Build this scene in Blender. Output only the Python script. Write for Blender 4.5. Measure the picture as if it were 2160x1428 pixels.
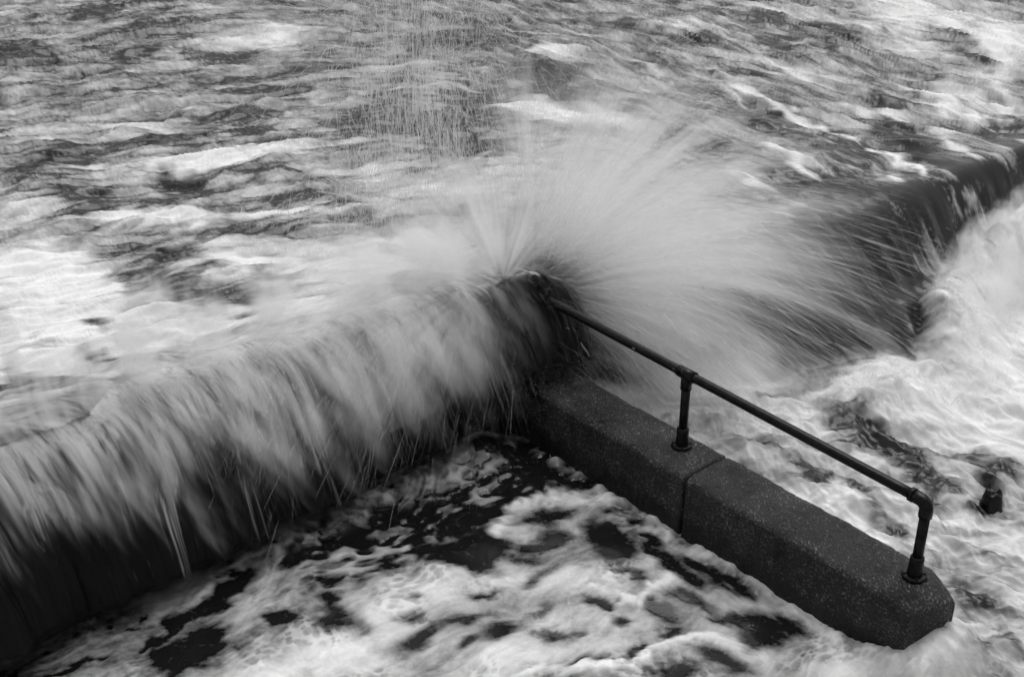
import bpy, bmesh, math, random
import numpy as np

# ------------------------------------------------------------------ camera, light, exposure
C = bpy.context.scene
for o in list(bpy.data.objects):
    bpy.data.objects.remove(o)
FPX, PITCH, H = 2637.0, math.radians(27.3), 4.5          # focal length in photo pixels, pitch, eye height
cam_data = bpy.data.cameras.new('camera')
cam = bpy.data.objects.new('camera', cam_data)
C.collection.objects.link(cam)
cam.location = (0, 0, H)
cam.rotation_euler = (math.radians(90) - PITCH, 0, 0)
cam_data.sensor_fit = 'HORIZONTAL'
cam_data.sensor_width = 36.0
cam_data.lens = FPX / 2160 * 36.0
cam_data.clip_start = 0.05
cam_data.clip_end = 6000
C.camera = cam

SUN_EL, SUN_AZ = math.radians(70), math.radians(22)       # high over the sea, behind thick cloud
world = bpy.data.worlds.new('World')
C.world = world
world.use_nodes = True
nt = world.node_tree
nt.nodes.clear()
sky = nt.nodes.new('ShaderNodeTexSky')
sky.sky_type = 'NISHITA'
sky.sun_disc = False
sky.sun_elevation = SUN_EL
sky.sun_rotation = SUN_AZ
sky.air_density = 1.0
sky.dust_density = 4.0
bw = nt.nodes.new('ShaderNodeRGBToBW')
bg = nt.nodes.new('ShaderNodeBackground')
bg.inputs['Strength'].default_value = 0.10
wo = nt.nodes.new('ShaderNodeOutputWorld')
nt.links.new(sky.outputs[0], bw.inputs[0])
nt.links.new(bw.outputs[0], bg.inputs[0])
nt.links.new(bg.outputs[0], wo.inputs[0])

sun_d = bpy.data.lights.new('sun', 'SUN')
sun_d.energy = 1.0
sun_d.angle = math.radians(50)
sun = bpy.data.objects.new('sun', sun_d)
C.collection.objects.link(sun)
sun.rotation_euler = (math.radians(90) - SUN_EL, 0, math.pi - SUN_AZ)

C.view_settings.view_transform = 'Standard'
C.view_settings.look = 'None'
C.view_settings.gamma = 1.0
C.view_settings.use_curve_mapping = False
C.view_settings.exposure = 0.52
C.render.engine = 'CYCLES'
C.cycles.max_bounces = 12
C.cycles.volume_bounces = 6
C.cycles.volume_step_rate = 1.0
C.cycles.volume_max_steps = 96
C.cycles.diffuse_bounces = 3
C.cycles.glossy_bounces = 2
C.cycles.transmission_bounces = 2
C.cycles.transparent_max_bounces = 24
C.cycles.use_denoising = True
C.cycles.use_adaptive_sampling = True
C.cycles.adaptive_threshold = 0.03
C.cycles.sample_clamp_indirect = 4.0
C.render.hair_type = 'STRIP'

# ------------------------------------------------------------------ frame of the place
FW = np.array([0, math.cos(PITCH), -math.sin(PITCH)])
UP = np.array([0, math.sin(PITCH), math.cos(PITCH)])
RT = np.array([1.0, 0, 0])
EYE = np.array([0, 0, H])
def at(x, y, z):                                          # point of the photograph on a level plane
    d = FW + (x - 1080) / FPX * RT - (y - 714) / FPX * UP
    return EYE + d * ((z - H) / d[2])
ZT = 0.42                                                 # top of the concrete wall
P0 = at(1928, 1215, ZT); P0[2] = 0
_q = at(1438, 940, ZT); _q[2] = 0
DS = (P0 - _q) / np.linalg.norm(P0 - _q)                  # along the groyne, seaward end at s = -3
DN = np.array([-DS[1], DS[0], 0])                         # along the sea wall
def wp(s, n, z):
    return P0 + s * DS + n * DN + np.array([0, 0, z])
def wpa(s, n, z):
    s, n, z = np.broadcast_arrays(s, n, z)
    return P0 + s[..., None] * DS + n[..., None] * DN + z[..., None] * np.array([0, 0, 1.0])
def sn(p):
    q = p - P0
    return q @ DS, q @ DN

# ------------------------------------------------------------------ noise
def _hash(ix, iy, seed):
    h = (ix.astype(np.int64) * 374761393 + iy.astype(np.int64) * 668265263 + seed * 974634777) & 0xFFFFFFFF
    h = ((h ^ (h >> 13)) * 1274126177) & 0xFFFFFFFF
    h = ((h ^ (h >> 16)) * 2246822519) & 0xFFFFFFFF
    return (h ^ (h >> 15)) & 0xFFFFFFFF
_ANG = np.linspace(0, 2 * np.pi, 256, endpoint=False)
_GX, _GY = np.cos(_ANG).astype(np.float32), np.sin(_ANG).astype(np.float32)
def perlin(x, y, seed=0):
    x = np.asarray(x, np.float64); y = np.asarray(y, np.float64)
    ix, iy = np.floor(x), np.floor(y)
    fx, fy = (x - ix).astype(np.float32), (y - iy).astype(np.float32)
    u = fx * fx * fx * (fx * (fx * 6 - 15) + 10); v = fy * fy * fy * (fy * (fy * 6 - 15) + 10)
    def g(dx, dy):
        k = (_hash(ix + dx, iy + dy, seed) & 255).astype(np.int64)
        return _GX[k] * (fx - dx) + _GY[k] * (fy - dy)
    a = g(0, 0); b = g(1, 0); c = g(0, 1); d = g(1, 1)
    return ((a + (b - a) * u) * (1 - v) + (c + (d - c) * u) * v) * 1.5
def fbm(x, y, seed=0, octs=4, gain=0.5, lac=2.03):
    r = 0; a = 1; t = 0
    for i in range(octs):
        r = r + a * perlin(x, y, seed + i * 17); t += a
        x = x * lac + 13.7; y = y * lac + 7.1; a *= gain
    return r / t * 1.4
def ridge(x, y, seed=0, octs=3, gain=0.5):
    r = 0; a = 1; t = 0
    for i in range(octs):
        r = r + a * (1 - np.abs(perlin(x, y, seed + i * 31)) * 2); t += a
        x = x * 2.07 + 3.3; y = y * 2.07 + 9.9; a *= gain
    return r / t
def worley(x, y, seed=0):
    ix, iy = np.floor(x), np.floor(y)
    best = np.full(x.shape, 9.0)
    for dx in (-1, 0, 1):
        for dy in (-1, 0, 1):
            cx, cy = ix + dx, iy + dy
            h = _hash(cx, cy, seed)
            px = cx + (h & 1023) / 1023.0; py = cy + ((h >> 10) & 1023) / 1023.0
            rr = 0.6 + ((h >> 20) & 255) / 255.0 * 1.2
            best = np.minimum(best, np.hypot(x - px, y - py) / rr)
    return best
def sst(a, b, x):
    t = np.clip((x - a) / (b - a), 0, 1)
    return t * t * (3 - 2 * t)
rng = np.random.default_rng(7)

# ------------------------------------------------------------------ materials
def new_mat(name):
    m = bpy.data.materials.new(name); m.use_nodes = True
    n = m.node_tree; n.nodes.clear()
    out = n.nodes.new('ShaderNodeOutputMaterial')
    return m, n, out
def N(nt, kind, **kw):
    nd = nt.nodes.new(kind)
    for k, v in kw.items():
        if k in nd.inputs: nd.inputs[k].default_value = v
        else: setattr(nd, k, v)
    return nd
def grey(v): return (v, v, v, 1)

def water_material(name, base, rough, bump):
    m, n, out = new_mat(name)
    at_ = N(n, 'ShaderNodeAttribute', attribute_name='foam')
    tc = N(n, 'ShaderNodeTexCoord')
    no = N(n, 'ShaderNodeTexNoise', Scale=26.0, Detail=5.0, Roughness=0.65)
    n.links.new(tc.outputs['Object'], no.inputs['Vector'])
    ma = N(n, 'ShaderNodeMath', operation='MULTIPLY_ADD')          # foam + (noise-.5)*.35
    sb = N(n, 'ShaderNodeMath', operation='SUBTRACT'); sb.inputs[1].default_value = 0.5
    n.links.new(no.outputs[0], sb.inputs[0])
    n.links.new(sb.outputs[0], ma.inputs[0]); ma.inputs[1].default_value = 0.30
    n.links.new(at_.outputs['Fac'], ma.inputs[2])
    mr = N(n, 'ShaderNodeMapRange', interpolation_type='LINEAR')
    mr.inputs[1].default_value = 0.03; mr.inputs[2].default_value = 1.05
    n.links.new(ma.outputs[0], mr.inputs[0])
    wat = N(n, 'ShaderNodeBsdfPrincipled', Roughness=rough, IOR=1.33)
    wat.inputs['Base Color'].default_value = grey(base)
    no2 = N(n, 'ShaderNodeTexNoise', Scale=55.0, Detail=3.0)
    n.links.new(tc.outputs['Object'], no2.inputs['Vector'])
    bp = N(n, 'ShaderNodeBump', Strength=bump, Distance=0.01)
    n.links.new(no2.outputs[0], bp.inputs['Height']); n.links.new(bp.outputs[0], wat.inputs['Normal'])
    foam = N(n, 'ShaderNodeBsdfPrincipled', Roughness=0.85, IOR=1.2)
    foam.inputs['Base Color'].default_value = grey(0.82)
    bp2 = N(n, 'ShaderNodeBump', Strength=0.25, Distance=0.02)
    n.links.new(no.outputs[0], bp2.inputs['Height']); n.links.new(bp2.outputs[0], foam.inputs['Normal'])
    mx = N(n, 'ShaderNodeMixShader')
    n.links.new(mr.outputs[0], mx.inputs[0]); n.links.new(wat.outputs[0], mx.inputs[1]); n.links.new(foam.outputs[0], mx.inputs[2])
    n.links.new(mx.outputs[0], out.inputs[0])
    return m
M_SEA = water_material('sea_water', 0.022, 0.14, 0.10)
M_POOL = water_material('pool_water', 0.008, 0.10, 0.08)

def sheet_material(name):                                          # falling water: dark sheet, white streaks, torn hem
    m, n, out = new_mat(name)
    fo = N(n, 'ShaderNodeAttribute', attribute_name='foam')
    al = N(n, 'ShaderNodeAttribute', attribute_name='cover')
    wat = N(n, 'ShaderNodeBsdfPrincipled', Roughness=0.35, IOR=1.33); wat.inputs['Base Color'].default_value = grey(0.006)
    wat.inputs['Specular IOR Level'].default_value = 0.3
    df = N(n, 'ShaderNodeBsdfDiffuse'); df.inputs[0].default_value = grey(0.80)
    tl = N(n, 'ShaderNodeBsdfTranslucent'); tl.inputs[0].default_value = grey(0.80)
    m1 = N(n, 'ShaderNodeMixShader'); m1.inputs[0].default_value = 0.35
    n.links.new(df.outputs[0], m1.inputs[1]); n.links.new(tl.outputs[0], m1.inputs[2])
    m2 = N(n, 'ShaderNodeMixShader')
    n.links.new(fo.outputs['Fac'], m2.inputs[0]); n.links.new(wat.outputs[0], m2.inputs[1]); n.links.new(m1.outputs[0], m2.inputs[2])
    tr = N(n, 'ShaderNodeBsdfTransparent')
    m3 = N(n, 'ShaderNodeMixShader')
    n.links.new(al.outputs['Fac'], m3.inputs[0]); n.links.new(tr.outputs[0], m3.inputs[1]); n.links.new(m2.outputs[0], m3.inputs[2])
    n.links.new(m3.outputs[0], out.inputs[0])
    return m
M_SHEET = sheet_material('falling_water')

def spray_material(name, alpha, col=0.85):
    m, n, out = new_mat(name)
    df = N(n, 'ShaderNodeBsdfDiffuse'); df.inputs[0].default_value = grey(col)
    tl = N(n, 'ShaderNodeBsdfTranslucent'); tl.inputs[0].default_value = grey(col)
    m1 = N(n, 'ShaderNodeMixShader'); m1.inputs[0].default_value = 0.5
    n.links.new(df.outputs[0], m1.inputs[1]); n.links.new(tl.outputs[0], m1.inputs[2])
    tr = N(n, 'ShaderNodeBsdfTransparent')
    m2 = N(n, 'ShaderNodeMixShader'); m2.inputs[0].default_value = alpha
    n.links.new(tr.outputs[0], m2.inputs[1]); n.links.new(m1.outputs[0], m2.inputs[2])
    n.links.new(m2.outputs[0], out.inputs[0])
    return m
M_SPRAY = spray_material('spray', 0.17, 0.98)
M_JET = spray_material('jet_spray', 0.34, 0.98)
M_FOAMFUR = spray_material('churned_foam', 0.35, 0.98)

def concrete_material():
    m, n, out = new_mat('wet_concrete')
    tc = N(n, 'ShaderNodeTexCoord')
    geo = tc.outputs['Object']
    big = N(n, 'ShaderNodeTexNoise', Scale=3.5, Detail=6.0, Roughness=0.7); n.links.new(geo, big.inputs['Vector'])
    fine = N(n, 'ShaderNodeTexNoise', Scale=75.0, Detail=6.0, Roughness=0.8); n.links.new(geo, fine.inputs['Vector'])
    mp = N(n, 'ShaderNodeMapping'); mp.inputs['Rotation'].default_value = (0.3, 0.2, 0.9); mp.inputs['Scale'].default_value = (1.0, 0.55, 1.0)
    n.links.new(geo, mp.inputs['Vector'])
    gr = N(n, 'ShaderNodeTexNoise', Scale=85.0, Detail=5.0, Roughness=0.72); n.links.new(mp.outputs[0], gr.inputs['Vector'])
    spk = N(n, 'ShaderNodeMapRange'); spk.inputs[1].default_value = 0.53; spk.inputs[2].default_value = 0.65
    n.links.new(gr.outputs[0], spk.inputs[0])
    wear = N(n, 'ShaderNodeTexNoise', Scale=7.0, Detail=5.0, Roughness=0.75); n.links.new(geo, wear.inputs['Vector'])
    wr = N(n, 'ShaderNodeMapRange'); wr.inputs[1].default_value = 0.34; wr.inputs[2].default_value = 0.58; n.links.new(wear.outputs[0], wr.inputs[0])
    spk2 = N(n, 'ShaderNodeMath', operation='MULTIPLY'); n.links.new(spk.outputs[0], spk2.inputs[0]); n.links.new(wr.outputs[0], spk2.inputs[1]); spk = spk2
    cr = N(n, 'ShaderNodeValToRGB')
    cr.color_ramp.elements[0].position = 0.40; cr.color_ramp.elements[0].color = grey(0.003)
    cr.color_ramp.elements[1].position = 0.64; cr.color_ramp.elements[1].color = grey(0.060)
    mixf = N(n, 'ShaderNodeMath', operation='MULTIPLY_ADD'); mixf.inputs[1].default_value = 0.55
    h2 = N(n, 'ShaderNodeMath', operation='MULTIPLY'); h2.inputs[1].default_value = 0.45
    n.links.new(fine.outputs[0], h2.inputs[0]); n.links.new(big.outputs[0], mixf.inputs[0]); n.links.new(h2.outputs[0], mixf.inputs[2])
    n.links.new(mixf.outputs[0], cr.inputs[0])
    mc = N(n, 'ShaderNodeMix', data_type='RGBA')
    n.links.new(spk.outputs[0], mc.inputs[0]); n.links.new(cr.outputs[0], mc.inputs[6]); mc.inputs[7].default_value = grey(0.47)
    sz = N(n, 'ShaderNodeSeparateXYZ'); n.links.new(geo, sz.inputs[0])
    edge = N(n, 'ShaderNodeMath', operation='MULTIPLY_ADD'); edge.inputs[1].default_value = 0.16
    n.links.new(wear.outputs[0], edge.inputs[0]); n.links.new(sz.outputs[2], edge.inputs[2])
    tide = N(n, 'ShaderNodeMapRange', interpolation_type='SMOOTHSTEP'); tide.inputs[1].default_value = 0.17; tide.inputs[2].default_value = 0.27
    tide.inputs[3].default_value = 0.30; tide.inputs[4].default_value = 1.0
    n.links.new(edge.outputs[0], tide.inputs[0])
    stain = N(n, 'ShaderNodeTexNoise', Scale=2.6, Detail=7.0, Roughness=0.72); n.links.new(geo, stain.inputs['Vector'])
    sr = N(n, 'ShaderNodeMapRange'); sr.inputs[1].default_value = 0.36; sr.inputs[2].default_value = 0.62; sr.inputs[3].default_value = 0.55; sr.inputs[4].default_value = 1.35
    n.links.new(stain.outputs[0], sr.inputs[0])
    tm = N(n, 'ShaderNodeMath', operation='MULTIPLY'); n.links.new(tide.outputs[0], tm.inputs[0]); n.links.new(sr.outputs[0], tm.inputs[1])
    pr = N(n, 'ShaderNodeBsdfPrincipled', Roughness=0.36)
    pr.inputs['Specular IOR Level'].default_value = 0.30
    tv = N(n, 'ShaderNodeVectorMath', operation='SCALE'); n.links.new(mc.outputs[2], tv.inputs[0]); n.links.new(tm.outputs[0], tv.inputs[3])
    n.links.new(tv.outputs[0], pr.inputs['Base Color'])
    wet = N(n, 'ShaderNodeMapRange'); wet.inputs[1].default_value = 0.38; wet.inputs[2].default_value = 0.60; wet.inputs[3].default_value = 0.20; wet.inputs[4].default_value = 0.50
    n.links.new(stain.outputs[0], wet.inputs[0]); n.links.new(wet.outputs[0], pr.inputs['Roughness'])
    ht = N(n, 'ShaderNodeMath', operation='ADD'); n.links.new(fine.outputs[0], ht.inputs[0]); n.links.new(spk.outputs[0], ht.inputs[1])
    bp = N(n, 'ShaderNodeBump', Strength=1.0, Distance=0.014); n.links.new(ht.outputs[0], bp.inputs['Height'])
    n.links.new(bp.outputs[0], pr.inputs['Normal'])
    n.links.new(pr.outputs[0], out.inputs[0])
    return m
M_CONC = concrete_material()

def paint_material():
    m, n, out = new_mat('black_paint')
    tc = N(n, 'ShaderNodeTexCoord')
    no = N(n, 'ShaderNodeTexNoise', Scale=40.0, Detail=5.0); n.links.new(tc.outputs['Object'], no.inputs['Vector'])
    cr = N(n, 'ShaderNodeValToRGB')
    cr.color_ramp.elements[0].position = 0.40; cr.color_ramp.elements[0].color = grey(0.003)
    cr.color_ramp.elements[1].position = 0.75; cr.color_ramp.elements[1].color = grey(0.016)
    n.links.new(no.outputs[0], cr.inputs[0])
    pr = N(n, 'ShaderNodeBsdfPrincipled', Roughness=0.30)
    pr.inputs['Specular IOR Level'].default_value = 0.22
    n.links.new(cr.outputs[0], pr.inputs['Base Color'])
    bp = N(n, 'ShaderNodeBump', Strength=0.35, Distance=0.003); n.links.new(no.outputs[0], bp.inputs['Height']); n.links.new(bp.outputs[0], pr.inputs['Normal'])
    n.links.new(pr.outputs[0], out.inputs[0])
    return m
M_PAINT = paint_material()

# ------------------------------------------------------------------ objects: helpers
def tag(o, label=None, cat=None, group=None, kind=None):
    if label: o['label'] = label
    if cat: o['category'] = cat
    if group: o['group'] = group
    if kind: o['kind'] = kind
    return o
def empty(name, loc=(0, 0, 0)):
    o = bpy.data.objects.new(name, None); C.collection.objects.link(o); o.location = loc
    o.empty_display_size = 0.2
    return o
def link_mesh(name, me, mat, parent=None, loc=None):
    o = bpy.data.objects.new(name, me); C.collection.objects.link(o)
    me.materials.append(mat)
    if parent: o.parent = parent
    if loc is not None: o.location = loc
    return o
def mesh_obj(name, verts, faces, mat, parent=None, smooth=True):
    me = bpy.data.meshes.new(name)
    me.from_pydata([tuple(v) for v in verts], [], faces)
    me.update()
    if smooth: me.polygons.foreach_set('use_smooth', [True] * len(me.polygons))
    return link_mesh(name, me, mat, parent)
def big_mesh(name, V, quads, mat, attrs, parent=None):            # V (n,3), quads (m,4)
    used = np.zeros(len(V), bool); used[quads.ravel()] = True
    remap = np.cumsum(used) - 1
    V = V[used]; quads = remap[quads]
    me = bpy.data.meshes.new(name)
    me.vertices.add(len(V)); me.vertices.foreach_set('co', V.astype(np.float32).ravel())
    me.loops.add(quads.size); me.loops.foreach_set('vertex_index', quads.astype(np.int32).ravel())
    me.polygons.add(len(quads))
    me.polygons.foreach_set('loop_start', np.arange(0, quads.size, 4, dtype=np.int32))
    me.polygons.foreach_set('use_smooth', np.ones(len(quads), bool))
    for k, a in attrs.items():
        at_ = me.attributes.new(k, 'FLOAT', 'POINT'); at_.data.foreach_set('value', a[used].astype(np.float32))
    me.update(calc_edges=True); me.validate()
    return link_mesh(name, me, mat, parent)
def grid_quads(r, c):
    i = np.arange(r * c).reshape(r, c)
    return np.stack([i[:-1, :-1], i[:-1, 1:], i[1:, 1:], i[1:, :-1]], -1).reshape(-1, 4)
def strands(name, P, rad, mat):                                   # P (N,K,3), rad (N,K)
    n, k = P.shape[:2]
    c = bpy.data.hair_curves.new(name)
    c.add_curves([k] * n)
    c.attributes['position'].data.foreach_set('vector', P.astype(np.float32).ravel())
    ra = c.attributes.get('radius') or c.attributes.new('radius', 'FLOAT', 'POINT')
    ra.data.foreach_set('value', rad.astype(np.float32).ravel())
    o = bpy.data.objects.new(name, c); C.collection.objects.link(o)
    c.materials.append(mat)
    return o

# ================================================================== WATER SURFACES
def fine_axis(a0, a1, b0, b1, fine, coarse):
    return np.concatenate([np.arange(a0, b0, coarse), np.arange(b0, b1, fine), np.arange(b1, a1, coarse)])
STEP = 2.15
cols = fine_axis(-1000, 3160, -70, 2230, STEP, 26.0)
rows = np.concatenate([-647 + 12 * 1.35 ** np.arange(0, 12.3), np.arange(-60, 1500, STEP), np.arange(1500, 2600, 24.0)])
rows = np.unique(rows)
gx, gy = np.meshgrid(cols, rows)
dx = (gx - 1080) / FPX; dy = (gy - 714) / FPX
dirx = dx; diry = FW[1] - dy * UP[1]; dirz = FW[2] - dy * UP[2]
tt = (0.4 - H) / dirz
GX = dirx * tt; GY = diry * tt
S = (GX - P0[0]) * DS[0] + (GY - P0[1]) * DS[1]
Nn = (GX - P0[0]) * DN[0] + (GY - P0[1]) * DN[1]
FAR = np.hypot(GX, GY)

def foot_s(n):
    return np.interp(n, [-9, 0.16, 1.2, 2.2, 2.6, 2.85, 3.15, 4.4, 6, 9], [-2.9, -2.7, -2.40, -2.02, -1.74, -1.86, -2.18, -2.42, -2.52, -2.6])
def base_z(s, n):
    left = 0.76 + 0.36 * sst(-4.3, -3.35, s) * sst(-0.1, -0.7, n) - 0.10 * sst(-3.35, -3.1, s)
    cs = np.interp(n, [0.2, 1.5, 2.6, 4, 6], [-3.45, -3.45, -3.40, -3.0, -2.85])
    f = foot_s(n)
    t = np.clip((s - cs) / (f - cs), 0, 1)
    drop = t ** 2.3 * (1.6 - 0.6 * t ** 2)
    drop = np.clip(drop, 0, 1)
    mound = (0.36 * sst(2.65, 3.15, n) + 0.22 * sst(3.4, 4.6, n)) * np.exp(-((s - f - 0.30) / 0.30) ** 2) \
        + 0.15 * np.exp(-((s + 1.50) / 0.4) ** 2 - ((n - 2.1) / 0.7) ** 2)
    right = 0.74 * (1 - drop) + 0.03 + mound
    hump = 0.20 * np.exp(-((s + 3.38) / 0.34) ** 2 - ((n - 0.05) / 0.55) ** 2)
    nose = 0.21 * np.exp(-((s - 0.22) / 0.24) ** 2 - ((n + 0.10) / 0.30) ** 2)
    return np.where((n > 0.12) | (s > -3.05), right, left) + hump + nose
def pool_z(s, n):
    return 0.21 * np.exp(-((s - 0.22) / 0.24) ** 2 - ((n + 0.10) / 0.30) ** 2) + 0.11 * np.exp(-((s + 2.95) / 0.22) ** 2) * sst(-2.45, -1.9, n) * sst(-0.25, -0.6, n)

def to_sn(x, y, which):
    z = 0.0
    for _ in range(6):
        s, n = sn(at(x, y, z))
        z = float(pool_z(s, n)) if which == 'pool' else float(base_z(np.array(s), np.array(n)))
    return s, n
class Patches:                                                    # soft stains on the water, kept in metres on its surface
    def __init__(self, which): self.which = which; self.items = []
    def e(self, x, y, rx, ry, ang, amt, soft=0.5):
        a = math.radians(ang)
        c = np.array(to_sn(x, y, self.which))
        u = np.array(to_sn(x + rx * math.cos(a), y + rx * math.sin(a), self.which)) - c
        v = np.array(to_sn(x - ry * math.sin(a), y + ry * math.cos(a), self.which)) - c
        self.items.append((c, np.linalg.inv(np.stack([u, v], 1)), amt, soft, np.linalg.norm(u) + np.linalg.norm(v)))
    def line(self, pts, w, amt, soft=0.6):
        for (x0, y0), (x1, y1) in zip(pts[:-1], pts[1:]):
            L = math.hypot(x1 - x0, y1 - y0)
            self.e((x0 + x1) / 2, (y0 + y1) / 2, L * 0.62, w, math.degrees(math.atan2(y1 - y0, x1 - x0)), amt, soft)
    def eval(self, s, n):
        neg = np.zeros(s.shape); pos = np.zeros(s.shape)
        for c, inv, amt, soft, R in self.items:
            m = (np.abs(s - c[0]) < R * 1.7) & (np.abs(n - c[1]) < R * 1.7)
            if not m.any(): continue
            a = s[m] - c[0]; b = n[m] - c[1]
            r = np.hypot(inv[0, 0] * a + inv[0, 1] * b, inv[1, 0] * a + inv[1, 1] * b)
            w = (1 - sst(1 - soft, 1 + soft, r)) * amt
            if amt < 0: neg[m] = np.minimum(neg[m], w)
            else: pos[m] = np.maximum(pos[m], w)
        return neg, pos

# ---- foam map of the sheltered pool
pp = Patches('pool')
sp = Patches('sea')
for x, y, rx, ry, a in [
    (969,1095,60,20,0),(990,1126,42,15,10),(984,1164,76,25,-8),(1011,1191,38,18,0),(884,1145,17,32,5),(1141,976,55,44,15),
    (1100,1015,50,20,20),(1057,1076,27,13,10),(1084,1045,30,13,10),(1160,1087,48,15,-12),(1287,1141,64,35,30),(1168,1130,32,18,0),
    (1126,1145,22,9,0),(1299,1072,28,9,-15),(1352,1095,28,9,25),(1210,1015,25,16,30),(1237,1018,14,14,0),(1329,1212,42,12,15),
    (1429,1203,60,16,28),(1134,1214,26,13,-30),(1099,1175,9,7,0),(1134,1179,13,7,0),(1172,1191,9,9,0),(1264,1262,30,17,15),
    (1122,1294,10,7,0),(1150,1284,10,17,15),(1164,1344,30,20,10),(1049,1333,26,19,-35),(992,1356,24,11,-40),(888,1352,60,17,-25),
    (976,1306,48,10,-12),(865,1306,29,11,10),(873,1264,14,8,0),(707,1296,40,30,10),(745,1318,36,12,20),(700,1265,20,22,0),(597,1303,32,17,-10),
    (415,1372,92,46,-22),(372,1305,40,18,-35),(455,1262,44,22,-38),(500,1225,36,15,-35),(707,1141,48,20,-22),(650,1165,40,13,-20),
    (577,1129,10,6,-10),(490,1174,11,7,-10),(484,1204,12,7,-10),(223,1323,9,4,0),(290,1319,10,5,0),(308,1301,9,5,0),(612,1146,9,4,0),
    (1606,1345,55,48,35),(1535,1392,60,22,20),(1425,1413,50,18,-10),(1398,1290,34,18,20),(1490,1205,62,15,28),(1560,1245,44,14,32),(1398,1172,50,12,30),
    (1667,1318,40,18,32),(1290,1035,22,9,35),(1330,1372,30,14,-25),(1240,1390,40,9,-10),(1510,1300,38,14,35),(1450,1262,36,12,20),(1560,1310,30,14,40),
    (830,1075,60,12,-12),(790,1098,50,12,-10),(880,1060,44,10,-15),(1040,945,40,14,20),(1080,905,36,10,-12),(930,1040,28,8,-20),(1370,1140,34,10,30),
    (330,1345,40,10,-25),(160,1395,60,6,-15),(1310,1310,26,9,15),(1235,1335,18,8,0),(1012,1250,30,7,-10),(1420,1330,26,8,-20)]:
    pp.e(x, y, rx, ry, a, -1.15, 0.62)
for x, y, rx, ry, a, v in [
    (900,1230,190,40,-8,.9),(1200,1225,110,26,8,.8),(700,1390,260,45,-6,.8),(1060,1395,120,26,-5,.8),(740,1190,90,20,-18,.6),
    (960,1010,70,26,-15,.55),(780,1045,120,22,-10,.35),(560,1110,90,18,-20,.4),(1660,1400,180,30,8,.6),(1250,1300,90,20,12,.6),(850,1150,40,20,0,.3),
    (1180,1310,60,18,5,.7),(820,1290,60,40,0,.5),(600,1235,80,30,-20,.5),(1380,1250,60,14,-10,.5)]:
    pp.e(x, y, rx, ry, a, v, 0.8)
pp.line([(1030,1125),(1057,1105),(1084,1072),(1134,1050),(1191,1044),(1245,1056),(1300,1056)], 13, 1.2)
pp.line([(1240,1238),(1290,1250),(1345,1262),(1385,1245),(1412,1222)], 11, 1.5)
pp.line([(1090,1422),(1200,1408),(1329,1390),(1380,1366),(1437,1350),(1479,1340),(1520,1355),(1570,1382),(1630,1400)], 9, 1.5)
pp.line([(1153,914),(1314,1047),(1444,1131),(1563,1208),(1667,1277),(1767,1348)], 7, 1.2)
pp.line([(1290,1052),(1340,1085),(1420,1150),(1500,1190)], 8, .7)
pp.line([(405,1262),(455,1222),(510,1180),(560,1160)], 6, .9)
pp.line([(330,1330),(400,1268)], 6, .6)
pp.line([(640,1032),(760,1012),(870,985),(980,930),(1068,886)], 9, .6)
for x, y, rx, ry, a in [(1880,1370,110,34,-8),(1800,1400,90,30,10),(1990,1350,60,30,-20)]:
    pp.e(x, y, rx, ry, a, 0.9, 0.7); sp.e(x, y, rx, ry, a, 0.9, 0.7)
pp.line([(1240,1160),(1225,1120),(1180,1108)], 7, .7)

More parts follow.
